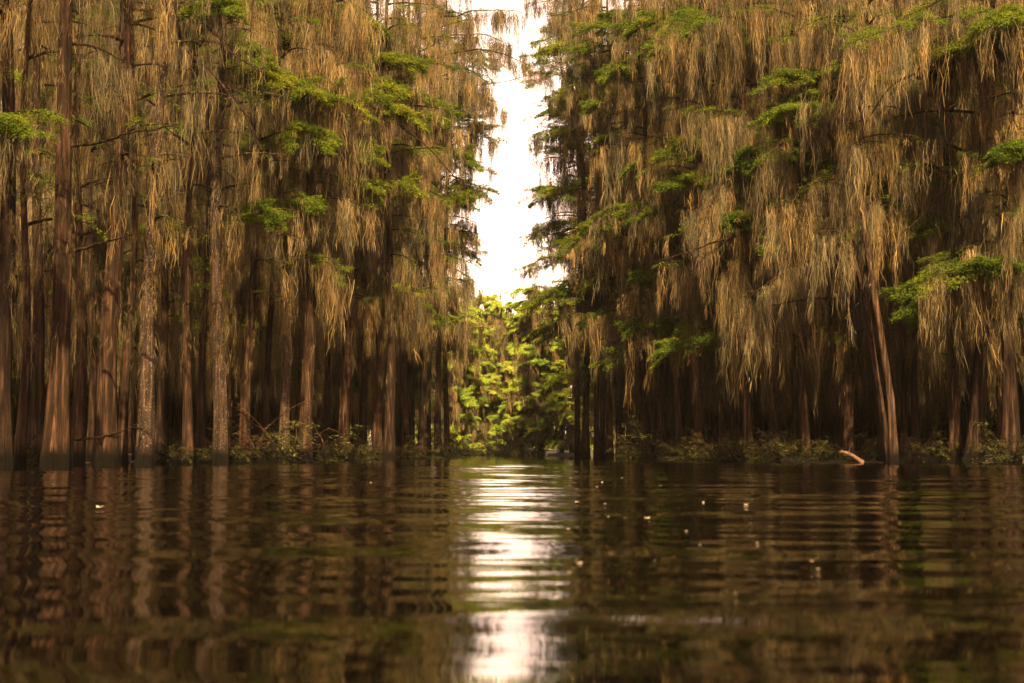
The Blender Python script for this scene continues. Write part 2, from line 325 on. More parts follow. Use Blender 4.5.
def make_tree(name, H=22, r=0.28, bark=None, lean=(0, 0), nb=20, zlo=4.5, blen=(1.2, 3.6), leafy=0.5, mossy=1.0, mlen=1.5,
              floor=1.8, flare=0.9, k=18, lsize=1.0, leafmat=None, boughs=(), az_bias=None, trunk_moss=0.4, loc=(0, 0, 0), seed=0,
              strand_w=0.017, wob=0.12, twigL=0.8, famp=0.35, bare=(), greens=(), zn=.24, tpm=3.2):
    """a cypress: trunk (with its limbs), crown, moss. boughs: (z_start, tip world xyz, leafy, mossy, mlen); bare: lists of world points"""
    root = empty(name, loc)
    wood, leaf, moss = MB(), MB(), MB()
    P, rad = trunk_axis(H, r * .82, lean, wob, flare * .5)
    trunk_tube(wood, P, rad, k, int(rng.integers(5, 9)), famp, 1.3, seed)
    for i in range(nb):
        u = (i + rng.random()) / nb
        z = zlo + (H - zlo - 0.3) * u
        az = rng.uniform(0, 2 * np.pi) if az_bias is None or rng.random() < 0.35 else az_bias + rng.normal(0, 0.8)
        L = rng.uniform(*blen) * (1.0 - 0.35 * u ** 3) * (0.6 + 0.4 * min(1, u * 4 + 0.3))
        Q = limb_pts(axis_at(P, z), az, L, rng.uniform(0.05, 0.45), rng.uniform(0.15, 0.5))
        lf = leafy * rng.choice([0.0, 0.7, 1.5, 3.0], p=[0.3, 0.25, 0.25, 0.2])
        dress(Q, wood, leaf, moss, lf, mossy * rng.uniform(0.5, 1.3), mlen * rng.uniform(0.6, 1.5), twigL, 0.03 + 0.02 * L / 2, lsize, floor, strand_w=strand_w, zn=zn, tpm=tpm)
    for b in boughs:
        tip = np.array(b[1]) - np.array(loc); s0 = axis_at(P, b[0]); v = tip - s0
        n = 9; t = np.linspace(0, 1, n)[:, None]
        hump = b[5] if len(b) > 5 else 0.12
        Q = s0 + v * t; Q[:, 2] += hump * np.linalg.norm(v) * np.sin(np.pi * t[:, 0]) ; jj = rng.normal(0, 0.16, (n, 3)); jj[0] = 0; jj = np.cumsum(jj, 0) * (1 - t) ; Q += jj
        dress(Q, wood, leaf, moss, b[2], b[3], b[4], twigL * 1.25, 0.06, lsize, floor, 0.25, strand_w, tpm=4.5)
    for (tip, gs) in greens:
        tip = np.array(tip) - np.array(loc)
        green_bough(wood, leaf, moss, axis_at(P, max(1.0, tip[2] - .5)), tip, gs, mlen * .6, strand_w, np.array(loc))
    # moss tufts clinging to the trunk itself
    q = int(H * 5 * trunk_moss)
    if q:
        z = rng.uniform(2.6, H * 0.9, q); C = np.array([axis_at(P, a) for a in z]); a = rng.uniform(0, 6.28, q)
        rr = np.interp(z, P[:, 2], rad) * 0.98
        C[:, 0] += np.cos(a) * rr; C[:, 1] += np.sin(a) * rr
        tassels(moss, C, 0.45 if strand_w < .015 else 0.8, 1.0, strand_w, 0.6)
    wood.build('trunk', bark or M_BARK, root)
    leaf.build('crown', leafmat or M_LEAF, root, False)
    moss.build('moss', M_MOSS, root, False)
    for pts in bare:
        mb = MB(); pts = np.array(pts) - np.array(loc)
        # smooth the polyline
        n = 5 * (len(pts) - 1) + 1; t = np.linspace(0, len(pts) - 1, n)
        Q = np.stack([np.interp(t, range(len(pts)), pts[:, c]) for c in range(3)], 1)
        for _ in range(2): Q[1:-1] = (Q[:-2] + Q[1:-1] * 2 + Q[2:]) / 4
        Q[1:] += rng.normal(0, 0.012, (n - 1, 3))
        LL = np.linalg.norm(pts[-1] - pts[0])
        mb.tube(Q, np.linspace(0.036, 0.012, n) * min(1.3, 0.6 + LL / 6), 7)
        for j in range(2, n - 1, 2):
            d = Q[min(j + 1, n - 1)] - Q[j - 1]; d /= np.linalg.norm(d) + 1e-9
            e = Q[j] + d * rng.uniform(0.1, 0.35) + rng.normal(0, 0.16, 3)
            mb.tube([Q[j], (Q[j] + e) / 2 + rng.normal(0, 0.015, 3), e], [0.012, 0.008, 0.004], 4, cap=False)
        mb.build('branch', M_BARKD, root)
    return root

def copy_tree(o, parent=None):
    c = o.copy(); col.objects.link(c)
    if parent: c.parent = parent
    for ch in [q for q in bpy.data.objects if q.parent == o]:
        copy_tree(ch, c)
    return c

# ------------------------------------------------------------------ water
def build_water():
    mb = MB()
    # graded grid in world space: fine rows near the shore where the camera floats, coarse far off
    def rows(a, b, n): return a * (b / a) ** (np.linspace(0, 1, n))
    ys = np.concatenate([np.linspace(-60, 0, 40, endpoint=False), np.linspace(0, 1.0, 20, endpoint=False), rows(1.0, 60, 1300), rows(60.5, 900, 80)[0:]])
    hx = np.concatenate([[0], 0.035 * 1.045 ** np.arange(0, 210)]); hx = np.cumsum(hx * 0 + np.concatenate([[0], 0.05 * 1.032 ** np.arange(0, 210)]))
    hx = hx[hx < 900]; hx = np.append(hx, 900)
    xs = np.concatenate([-hx[:0:-1], hx])
    X, Y = np.meshgrid(xs, ys)
    g = np.random.default_rng(8); Z = np.zeros_like(X)
    D = np.sqrt(X ** 2 + Y ** 2)
    for i in range(46):
        lam = g.uniform(0.28, 1.4) if i < 34 else g.uniform(1.6, 4)
        th = g.normal(0, 0.17) + (0 if i % 4 else 0.3)          # crests lie mostly across the view
        kx, ky = 2 * np.pi / lam * math.sin(th), 2 * np.pi / lam * math.cos(th)
        slope = WAVE_SLOPE / math.sqrt(23) * g.uniform(0.6, 1.3) * (1.15 if i < 34 else 0.55)
        A = slope / (2 * np.pi / lam)
        fade = np.clip(1.6 - np.maximum(D, 0.1) * 0.0044 * 6 / lam, 0, 1) * (Y > -30)
        Z += A * np.sin(kx * X + ky * Y + g.uniform(0, 6.28)) * fade
    V = np.stack([X, Y, Z], -1)
    ny, nx = X.shape; i = np.arange(ny - 1)[:, None] * nx; j = np.arange(nx - 1)[None, :]
    mb.add(V, np.stack([i + j, i + j + 1, i + nx + j + 1, i + nx + j], -1).reshape(-1, 4))
    m, n, l = mat_new('dark_swamp_water')
    tc = n.new('ShaderNodeTexCoord')
    mp = n.new('ShaderNodeMapping'); mp.inputs['Scale'].default_value = (0.5, 2.6, 1)
    n1 = n.new('ShaderNodeTexNoise'); n1.inputs['Scale'].default_value = 1.5; n1.inputs['Detail'].default_value = 3; n1.inputs['Roughness'].default_value = 0.45
    l.new(tc.outputs['Object'], mp.inputs[0]); l.new(mp.outputs[0], n1.inputs['Vector'])
    b = n.new('ShaderNodeBump'); b.inputs['Strength'].default_value = 1.0; b.inputs['Distance'].default_value = WATER_BUMP
    l.new(n1.outputs[0], b.inputs['Height'])
    p = n.new('ShaderNodeBsdfPrincipled'); p.inputs['Base Color'].default_value = (0.001, 0.0007, 0.0004, 1)
    p.inputs['Roughness'].default_value = 0.02; p.inputs['IOR'].default_value = 1.33
    l.new(b.outputs[0], p.inputs['Normal'])
    o = n.new('ShaderNodeOutputMaterial'); l.new(p.outputs[0], o.inputs[0])
    tag(mb.build('water', m), kind='structure')
WAVE_SLOPE, WATER_BUMP = 0.043, 0.009
build_water()

# ------------------------------------------------------------------ banks (low mud under the trees)
LEFT_LINE = [(-22, 5), (-15, 18), (-11.0, 29), (-9.9, 48), (-7.8, 55), (-6.2, 70), (-4.6, 84), (-6.5, 100), (-9, 135)]
RIGHT_LINE = [(34, 5), (24, 22), (16.5, 38), (13.4, 43), (11.8, 47), (9.2, 54), (6.9, 66), (4.7, 79), (6.5, 100), (9, 135)]
def bank(name, line, side, back):
    line = np.array(line, float); ys = np.linspace(line[0, 1], line[-1, 1], 160)
    xs = np.interp(ys, line[:, 1], line[:, 0]) + side * 1.6
    g = np.random.default_rng(3 if side > 0 else 4)
    edge = xs + sum(g.uniform(0.15, 0.4) * np.sin(ys * q + g.uniform(0, 6)) for q in (0.7, 1.3, 2.3, 3.9))
    offs = np.array([0, 0.25, 0.6, 1.2, 2.2, 4, 8, 16, 40, back]); zz = np.array([-0.3, 0.0, 0.06, 0.12, 0.18, 0.25, 0.35, 0.5, 0.9, 1.5])
    V = np.zeros((len(ys), len(offs), 3))
    V[:, :, 0] = edge[:, None] + side * offs[None, :]; V[:, :, 1] = ys[:, None]
    V[:, :, 2] = zz[None, :] + g.normal(0, 0.03, (len(ys), len(offs))) * (zz > -0.2)
    nx = len(offs); i = np.arange(len(ys) - 1)[:, None] * nx; j = np.arange(nx - 1)[None, :]
    mb = MB(); mb.add(V, np.stack([i + j, i + j + 1, i + nx + j + 1, i + nx + j], -1).reshape(-1, 4))
    tag(mb.build(name, M_MUD), kind='structure')
bank('bank_left', LEFT_LINE, -1, 150)
bank('bank_right', RIGHT_LINE, 1, 150)
def far_bank():
    xs = np.linspace(-160, 160, 200); offs = np.array([0, 0.5, 1.5, 4, 12, 40, 200, 700]); zz = np.array([-0.3, 0.05, 0.15, 0.3, 0.6, 1.2, 2, 3])
    g = np.random.default_rng(9)
    V = np.zeros((len(xs), len(offs), 3)); V[:, :, 0] = xs[:, None] * (1 + offs[None, :] / 200)
    V[:, :, 1] = 133 + np.sin(xs * 0.3)[:, None] * 1.2 + np.abs(xs)[:, None] * 0.02 + offs[None, :]; V[:, :, 2] = zz + g.normal(0, 0.03, V.shape[:2])
    nx = len(offs); i = np.arange(len(xs) - 1)[:, None] * nx; j = np.arange(nx - 1)[None, :]
    mb = MB(); mb.add(V, np.stack([i + j, i + j + 1, i + nx + j + 1, i + nx + j], -1).reshape(-1, 4))
    tag(mb.build('far_bank', M_MUD), kind='structure')
far_bank()

# ------------------------------------------------------------------ the trees of the front rows, each one placed
G_L, G_R, G_F = 'cypresses of the left bank', 'cypresses of the right bank', 'trees closing the far end of the channel'
def B(zy, tx, ty, d, leafy, mossy, mlen, dd=None, hump=0.12):
    "bough: leaves its trunk at the height the photo shows at zy, tip at pixel tx, ty at depth dd"
    return (zy, tx, ty, dd if dd else d, leafy, mossy, mlen, hump)
# x base px, depth, radius m, x at photo top px, bark, options, label
HEROES = [
 # ---- left bank
 (2, 27, .20, 6, 'D', dict(nb=18, zlo=5), 'dark cypress cut by the left edge of the photo', []),
 (19, 29, .10, 34, 'N', dict(nb=9, zlo=5, wob=.25), 'thin crooked cypress between the left edge and the stout buttressed trunk', []),
 (34, 33, .17, 45, 'D', dict(nb=14, zlo=5.5), 'dark straight cypress just behind and left of the stout buttressed trunk', []),
 (56, 28.5, .23, 70, 'N', dict(nb=14, zlo=8.5, blen=(.7, 1.6), flare=.8, k=40, famp=.6, trunk_moss=1.6, mossy=1.1, leafy=.1, wob=.05, H=21), 'stoutest cypress of the left bank with flared ribbed base and shaggy trunk', []),
 (76, 36, .17, 84, 'N', dict(nb=14, zlo=5), 'slim cypress showing past the right flank of the stout buttressed trunk', []),
 (92, 41, .16, 96, 'D', dict(nb=16, zlo=4.5), 'dark cypress in the gap before the broad reddish trunk', []),
 (107, 31, .24, 124, 'N', dict(nb=14, zlo=5.5, flare=.55, k=30, trunk_moss=.9, leafy=.3), 'broad reddish cypress, first large trunk right of the stoutest one', []),
 (122, 34, .11, 136, 'N', dict(nb=12, zlo=4.8), 'narrow cypress close against the right of the broad reddish trunk', []),
 (144, 32, .18, 166, 'L', dict(nb=14, zlo=5.2, flare=.7, k=28, leafy=.25), 'cypress leaning right with pale lichen flecks and a dark swollen foot', []),
 (160, 43, .16, 166, 'D', dict(nb=18, zlo=4), 'dark cypress standing behind the leaning lichened one', []),
 (188, 36, .13, 190, 'N', dict(nb=14, zlo=6, leafy=.3), 'straight slender cypress with bare lit trunk down to the water', []),
 (202, 40, .13, 208, 'D', dict(nb=16, zlo=5), 'slim dark cypress left of the speckled grey trunk', []),
 (221, 38, .21, 222, 'L', dict(nb=16, zlo=6.5, flare=.5, k=28, leafy=.25), 'speckled grey cypress with lichened trunk at left of the brush heap', []),
 (245, 43, .17, 258, 'N', dict(nb=18, zlo=5), 'cypress rising right out of the brush heap', []),
 (268, 50, .15, 274, 'D', dict(nb=20, zlo=5), 'dark cypress behind the brush heap', []),
 (284, 46, .18, 283, 'L', dict(nb=20, zlo=6, leafy=.7), 'upright lichened cypress at the right end of the brush heap', []),
 (305, 47, .25, 313, 'N', dict(nb=20, zlo=6, leafy=.7, flare=.6), 'thick cypress with flaring foot right of the brush heap', []),
 (325, 56, .15, 330, 'D', dict(nb=20, zlo=5), 'dark cypress behind and right of the thick flaring one', []),
 (343, 53, .22, 350, 'N', dict(nb=20, zlo=5.5, leafy=.8), 'cypress whose moss curtain hangs lowest over the left bank bushes', []),
 (362, 64, .18, 366, 'D', dict(nb=20, zlo=5), 'shaded cypress midway along the left bank', []),
 (378, 60, .20, 380, 'N', dict(nb=20, zlo=6), 'cypress with orange lit trunk beside the near-black one', []),
 (389, 57, .22, 388, 'D', dict(nb=20, zlo=6, leafy=.8), 'near-black straight cypress past the middle of the left bank', []),
 (405, 70, .20, 402, 'D', dict(nb=20, zlo=6, leafy=.8), 'dark cypress third from the channel end of the left bank', []),
 (422, 74, .22, 418, 'D', dict(nb=22, zlo=6, leafy=.9, H=27), 'dark cypress second from the channel end of the left bank', []),
 (438, 80, .22, 436, 'D', dict(nb=22, zlo=7, leafy=1.0, blen=(1.2, 3.2), H=30), 'last cypress of the left bank, its boughs reaching over the channel',
   [B(60, 545, 74, 80, .35, .7, 1.2, 79), B(150, 496, 140, 80, .8, .9, 1.3), B(20, 520, 12, 80, .8, 1.1, 2.2), B(40, 512, 45, 80, .8, 1.1, 1.6), B(100, 505, 110, 80, .8, 1, 1.5), B(185, 488, 190, 80, .9, 1, 1.5), B(230, 480, 240, 80, 1.0, .9, 1.2), B(270, 478, 285, 80, 1.0, .8, 1.0), B(310, 466, 325, 80, 1.2, .6, .8), B(80, 490, 85, 76, 1, 1, 1.5)]),
 (447, 90, .20, 446, 'D', dict(nb=26, zlo=6, leafy=1.1, blen=(1.2, 3.6), H=33), 'dark cypress just behind the last one of the left bank', []),
 (428, 94, .20, 428, 'D', dict(nb=26, zlo=5, leafy=.9, blen=(1.5, 3.8), H=34), 'far cypress seen between the last three of the left bank', []),
 (412, 86, .20, 410, 'D', dict(nb=24, zlo=5, leafy=.9, blen=(1.5, 3.4), H=32), 'far cypress seen behind the third from the end of the left bank', []),
 # ---- right bank
 (578, 92, .20, 578, 'D', dict(nb=26, zlo=7, leafy=1.3, blen=(1.2, 3.4), H=34), 'dark cypress just behind the first one of the right bank', []),
 (602, 90, .20, 600, 'D', dict(nb=26, zlo=6, leafy=1.1, blen=(1.5, 3.6), H=33), 'far cypress seen between the second and third of the right bank', []),
 (585, 79, .22, 584, 'N', dict(nb=22, zlo=8, leafy=1.0, blen=(1.5, 3.4), H=30), 'first cypress of the right bank beside the open channel',
   [B(0, 530, 6, 79, 1.2, .8, 1.2), B(-30, 524, -18, 79, 1.2, 1.0, 1.6), B(40, 526, 50, 79, 1.0, .7, 1.2), B(20, 548, 28, 79, 1.6, .4, .8), B(60, 535, 66, 79, 1.4, .5, .9), B(95, 545, 100, 79, 1.6, .5, 1), B(130, 530, 138, 79, 1.3, .6, 1), B(165, 540, 160, 79, 1.2, .8, 1.2), B(190, 545, 195, 79, 1.0, .8, 1.2), B(225, 532, 240, 79, 1.4, .4, .8), B(255, 520, 270, 78, 1.4, .4, .8), B(290, 545, 300, 78, 1.4, .5, 1)]),
 (597, 76, .16, 595, 'D', dict(nb=20, zlo=7), 'second cypress of the right bank, thin and dark', []),
 (610, 72, .18, 606, 'N', dict(nb=22, zlo=6, leafy=.8, H=27), 'third cypress of the right bank, reddish in the low sun', [B(215, 560, 262, 70, 1.8, .5, .8), B(70, 570, 90, 70, 1.6, .6, 1)]),
 (628, 70, .14, 628, 'D', dict(nb=20, zlo=6), 'slim cypress between the reddish one and the twin-footed one', []),
 (646, 64, .20, 642, 'D', dict(nb=20, zlo=6, leafy=.6), 'dark thick-footed cypress behind the round green bush', [B(200, 590, 222, 60, 2.2, .35, .6, 60), B(300, 640, 335, 60, 2.2, .5, .6, 59)]),
 (660, 61, .20, 664, 'D', dict(nb=20, zlo=5), 'dark cypress touching the round green bush on its right', [B(150, 655, 175, 58, 1, 1, 1.6, 57)]),
 (680, 58, .16, 676, 'N', dict(nb=20, zlo=4.5), 'slim shaded cypress two trunks right of the round green bush', []),
 (697, 55, .17, 700, 'N', dict(nb=20, zlo=4.5), 'cypress with a green spray low on its trunk', [B(300, 690, 350, 52, 2.0, .5, .8, 52), B(20, 650, 60, 52, 1.3, .6, 1, 50)]),
 (722, 56, .16, 716, 'N', dict(nb=22, zlo=4.5), 'shaded cypress just left of the long moss curtain', []),
 (748, 51, .17, 742, 'N', dict(nb=22, zlo=4), 'cypress in the middle of the long moss curtain', [B(180, 700, 235, 47, .2, 1.3, 1.8, 47)]),
 (775, 52, .16, 768, 'N', dict(nb=22, zlo=4), 'dark cypress behind the left end of the floating log', [B(130, 720, 115, 47, .4, 1.5, 2.0, 48), B(60, 690, 30, 47, 1.0, .8, 1.2, 48)]),
 (806, 49, .16, 796, 'N', dict(nb=22, zlo=4), 'dark cypress behind the middle of the floating log', [B(160, 765, 158, 46, 1.8, 1.1, 1.5, 45)]),
 (848, 47, .15, 856, 'N', dict(nb=20, zlo=4), 'dark upright cypress left of the two leaning trunks', [B(270, 745, 300, 44, .2, 1.2, 1.6, 43)]),
 (903, 48, .12, 900, 'N', dict(nb=18, zlo=4), 'thin black cypress right of the two leaning trunks', []),
 (917, 45, .13, 912, 'D', dict(nb=18, zlo=4.5), 'thin cypress second to the right of the two leaning trunks', []),
 (955, 42, .17, 944, 'N', dict(nb=18, zlo=4.5), 'cypress with brown lit side left of the thick black-footed one', []),
 (974, 41, .24, 990, 'D', dict(nb=18, zlo=5, k=28), 'thickest cypress of the right bank with orange edge and black foot', [B(245, 930, 282, 39, 2.2, 1.0, 1.2, 38), B(260, 1000, 268, 39, 2.0, 1.0, 1.2, 38.5)]),
 (1010, 39, .24, 1016, 'D', dict(nb=18, zlo=5, k=28), 'black cypress at the right edge of the photo', [B(30, 848, 44, 37, 2.4, .8, 1.2, 36, .06), B(10, 900, 20, 37, 1.3, .9, 1.5, 37)]),
 (1040, 41, .20, 1046, 'D', dict(nb=16, zlo=5), 'cypress just beyond the right edge of the photo', []),
]
BARE = {  # bare branches seen against the moss, as photo polylines at a depth
 56: [[(72, 146, 27.5), (100, 143, 27), (128, 132, 26.5), (172, 127, 26)], [(76, 251, 27.8), (100, 243, 27.2), (140, 232, 26.6)]],
 144: [[(74, 440, 30.6), (100, 437, 30.6), (124, 431, 30.9), (138, 424, 31.4)]],
 188: [[(172, -10, 34), (182, 48, 33.5), (210, 70, 33), (240, 105, 32.5), (262, 150, 32.2)], [(182, 16, 34), (208, 24, 33.6), (234, 56, 33.2), (262, 72, 32.8)]],
 438: [[(432, 75, 79.7), (470, 86, 79.4), (505, 82, 79.2), (538, 72, 79)]],
 389: [[(392, 120, 56.5), (430, 148, 56), (462, 186, 55.6)]],
 748: [[(742, 236, 49.5), (720, 240, 47), (690, 252, 46), (655, 262, 45.5)]],
 848: [[(850, 298, 46.5), (810, 298, 45), (780, 304, 44), (735, 312, 43.5)], [(868, 292, 45.5), (846, 318, 44.7), (824, 332, 44.2)]],
 646: [[(640, 340, 63), (620, 340, 62), (600, 339, 61.6)]],
 955: [[(946, 60, 41), (920, 72, 40), (890, 84, 39.5), (860, 132, 39)], [(955, 180, 41), (930, 210, 40.5), (900, 235, 40)]],
}
GREEN = [(285,85,1),(410,35,1),(455,95,1),(465,190,1),(450,200,.9),(400,150,.9),(370,40,.9),(320,100,1.2),(350,95,1.2),(385,108,1.1),(300,132,.9),(345,185,1),(388,190,1),(425,60,1),(430,100,1),(330,25,1),(245,50,.8),(470,55,1),(215,2,.8),(280,5,.9),(420,320,.9),(352,150,.8),
 (430,240,.7),(455,245,.8),(440,290,.8),(8,125,.6),(300,205,.6),(478,130,.9),(455,155,.9),(420,200,.7),(160,230,.5),(395,60,.9),(455,350,.8),(410,365,.8),(270,40,.8),(375,75,1),
 (565,105,1.2),(560,75,1.2),(585,60,1.3),(600,115,1.2),(625,95,1.1),(580,130,1.1),(558,225,1.1),(620,240,1.2),(655,205,1.2),(590,280,1.1),(575,20,1.1),(620,15,1.1),(665,15,1.1),(560,330,.8),(610,320,.7),(592,95,1),(612,45,1.3),(642,60,1),(572,150,1),(548,190,1),(600,228,1.3),(640,220,1.3),(672,212,1.1),(565,262,1.2),(550,300,1),(575,372,.9),(642,352,1.1),(655,330,.9),(700,345,1.1),(722,20,1),(700,30,1),
 (690,145,.9),(760,155,1),(800,155,1),(790,110,.9),(812,100,.9),(842,175,.9),(740,220,.8),(872,60,1),(905,48,1.1),(942,52,1.1),(982,45,1.2),(930,292,1.1),(958,272,1.2),(988,270,1.1),(935,318,.9),(872,200,.7),(882,232,.7),
 (595,20,1.2),(560,45,1),(780,30,.9),(840,20,.9),(1005,20,1),(660,280,.7),(730,300,.6),(1015,150,.6),(905,130,.7)]
for _ in range(46):
    gx = rng.uniform(250, 460) if rng.random() < .42 else rng.uniform(560, 1015)
    GREEN.append((gx, rng.uniform(0, 300) if gx > 512 else rng.uniform(0, 250), rng.uniform(.5, 1.05)))
GB = {}
for gx, gy, gs in GREEN:
    c = min((h for h in HEROES if (h[0] < 512) == (gx < 512)), key=lambda h: abs(h[0] + (h[3] - h[0]) * (452 - gy) / 452 - gx) + 6 * abs(len(GB.get(h[0], []))) + (h[1] > 60) * 8)
    dd = c[1] - rng.uniform(2.2, 3.6)
    GB.setdefault(c[0], []).append((gx, gy, dd, gs * dd / 46))
def green_bough(wood, leaf, moss, P0, tip, s, mlen, sw, P0w):
    v = tip - P0; n = 9; t = np.linspace(0, 1, n)[:, None]
    Q = P0 + v * t; Q[:, 2] += .15 * np.linalg.norm(v) * np.sin(np.pi * t[:, 0] * .9); Q[1:-1] += rng.normal(0, .04, (n - 2, 3))
    ls = 1.35 * min(1.5, max(.65, np.linalg.norm(P0w[:2]) / 46))
    dress(Q, wood, leaf, moss, 2.8 / max(s, .4), .3, mlen, 1.15 * s, .03, ls, 1.6, .4, sw, tpm=6 / max(s, .5))
    side = np.array([v[1], -v[0], 0]); side /= np.linalg.norm(side) + 1e-6
    for sg in (-1, 1):
        a = Q[5]; e = tip + side * sg * .8 * s + np.array([0, 0, rng.uniform(-.35, .1) * s])
        W = a + (e - a) * np.linspace(0, 1, 6)[:, None]; W[:, 2] += .12 * np.sin(np.pi * np.linspace(0, 1, 6))
        dress(W, wood, leaf, moss, 2.8 / max(s, .4), .2, mlen * .7, 1.0 * s, .018, ls, 1.6, .2, sw, tpm=7 / max(s, .5))
def zof(y, d): return at(512, y, d)[2]
for (xb, d, r, xt, bk, opt, label, bl) in HEROES:
    o = dict(opt)
    base = at(xb, 452, d); base[2] = 0
    H = o.pop('H', 0) or min(27, max(17, zof(-60, d) + rng.uniform(-1, 2)))
    top = at(xt, 0, d); zt = top[2]
    lean = ((top[0] - base[0]) * H / zt, rng.uniform(-.4, .4))
    left = xb < 512
    boughs = [(max(2.5, zof(b[0], d)), at(b[1], b[2], b[3]), *b[4:7], b[7]) for b in bl]
    near = (xb < 250)
    kw = dict(leafy=.8, mossy=.85 if left else .9, mlen=1.5, floor=2.6 if xb < 400 else 1.9 if left else 1.0, trunk_moss=.45, blen=(1.0, 3.0))
    if near: kw.update(blen=(.7, 1.9), mossy=.26, strand_w=.012, mlen=1.1, floor=4.5, trunk_moss=1.6)
    if d > 60: kw.update(strand_w=.022, lsize=1.2)
    kw.update(o)
    bare = [[at(*p) for p in pl] for pl in BARE.get(xb, [])]
    t = make_tree('cypress_tree', H=H, r=r, bark=dict(D=M_BARKD, N=M_BARK, L=M_BARKL)[bk], lean=lean, loc=tuple(base), boughs=boughs, bare=bare, greens=[(at(a, b, c), e) for a, b, c, e in GB.get(xb, [])],
                  seed=xb, az_bias=(-0.6 if left else math.pi + 0.6), **kw)
    tag(t, label, 'cypress tree', G_L if left else G_R)

# the two leaning trunks on the right
def leaning(label, pix, r, seed):
    pts = np.array([at(*p) for p in pix]); base = pts[0].copy(); base[2] = 0
    root = empty('leaning_tree', tuple(base)); wood, leaf, moss = MB(), MB(), MB()
    n = 40; t = np.linspace(0, len(pts) - 1, n); Q = np.stack([np.interp(t, range(len(pts)), pts[:, c]) for c in range(3)], 1) - base
    for _ in range(3): Q[1:-1] = (Q[:-2] + Q[1:-1] * 2 + Q[2:]) / 4
    Q[0, 2] = -.4
    trunk_tube(wood, Q, r * (1 - .6 * np.linspace(0, 1, n)) * (1 + .5 * np.exp(-Q[:, 2].clip(0) / .8)), 16, 5, .3, 1, seed)
    for i in range(14):
        z = Q[int(n * (.62 + .36 * i / 14))]
        dress(limb_pts(z, rng.uniform(0, 6.28), rng.uniform(.8, 2.2), .3, .3), wood, leaf, moss, .4, .9, 1.2, .7, .035, 1, 2.0)
    q = 22; C = Q[rng.integers(int(n * .45), n, q)] + rng.normal(0, .05, (q, 3)); tassels(moss, C, .5, 1.2, .013, .5)
    wood.build('trunk', M_BARKB, root); leaf.build('crown', M_LEAF, root, False); moss.build('moss', M_MOSS, root, False)
    tag(root, label, 'leaning tree', G_R)
leaning('leaning bare-trunked tree, the straighter and right-hand of the crossing pair', [(893, 460, 40.2), (891, 400, 40.1), (883, 350, 40), (872, 280, 39.8), (864, 225, 39.6), (860, 160, 39.6), (866, 60, 40), (870, -60, 40.4)], .105, 1)
leaning('leaning forked tree, the crooked left-hand one of the crossing pair', [(888, 460, 41.2), (882, 410, 41), (874, 360, 40.8), (869, 320, 40.5), (864, 288, 40.3), (852, 255, 40.2), (845, 225, 40.2), (850, 150, 40.6), (846, 50, 41), (850, -60, 41)], .09, 2)

# ------------------------------------------------------------------ the rows behind, copies of a few grown trees
protos = []
def filler_proto(kind):
    g = dict(H=rng.uniform(24, 30), r=rng.uniform(.13, .24), bark=[M_BARK, M_BARKB, M_BARKD][kind % 3], nb=32, zlo=3.5, blen=(1.2, 3.4), leafy=1.4, mossy=.9, mlen=1.7,
             floor=1.5, k=14, strand_w=.021, lsize=1.3, seed=kind + 50, lean=(rng.uniform(-.6, .6), rng.uniform(-.6, .6)))
    return make_tree('cypress_tree', loc=(0, 0, 0), **g)
NP = 7
protos = [filler_proto(i) for i in range(NP)]
used = [False] * NP
def place(x, y, label, group, s=1.0, i=None):
    i = int(rng.integers(0, NP)) if i is None else i
    o = protos[i] if not used[i] else copy_tree(protos[i])
    used[i] = True
    o.location = (x, y, 0); o.rotation_euler = (0, 0, rng.uniform(0, 6.28)); o.scale = (s, s, s * rng.uniform(.95, 1.1))
    tag(o, label, 'cypress tree', group)
    return o
def fill(line, side, n, label, group, o0=1.6, o1=22, sc_=(.9, 1.15)):
    line = np.array(line, float); pts = []; tries = 0
    while len(pts) < n and tries < 6000:
        tries += 1
        y = 24 + (96 if side < 0 else 72) * rng.random() ** .8
        e = np.interp(y, line[:, 1], line[:, 0])
        off = rng.uniform(o0, o1) if y < 88 else rng.uniform(1, 12)
        x = e + side * off
        if side > 0 and y > 82 and off > 9: continue
        if abs(x) > y * .36 + 5 + 2: continue          # far outside what the photo can see
        if any((x - a) ** 2 + (y - b) ** 2 < 1.5 ** 2 for a, b in pts): continue
        if side < 0 and y < 44 and off < 4.0: continue
        pts.append((x, y)); place(x, y, label, group, rng.uniform(*sc_))
    return pts
fill(LEFT_LINE, -1, 84, 'slim moss-hung cypress standing back in the shade behind the front trunks of the left bank', 'shaded cypresses behind the left front row')
fill(RIGHT_LINE, 1, 84, 'slim moss-hung cypress standing back in the shade behind the front trunks of the right bank', 'shaded cypresses behind the right front row')

fill(LEFT_LINE, -1, 30, 'thin young cypress squeezed between the front trunks of the left bank', 'thin cypresses between the left front trunks', .9, 4.5, (.68, .82))
fill(RIGHT_LINE, 1, 48, 'thin young cypress squeezed between the front trunks of the right bank', 'thin cypresses between the right front trunks', .9, 4.5, (.68, .82))

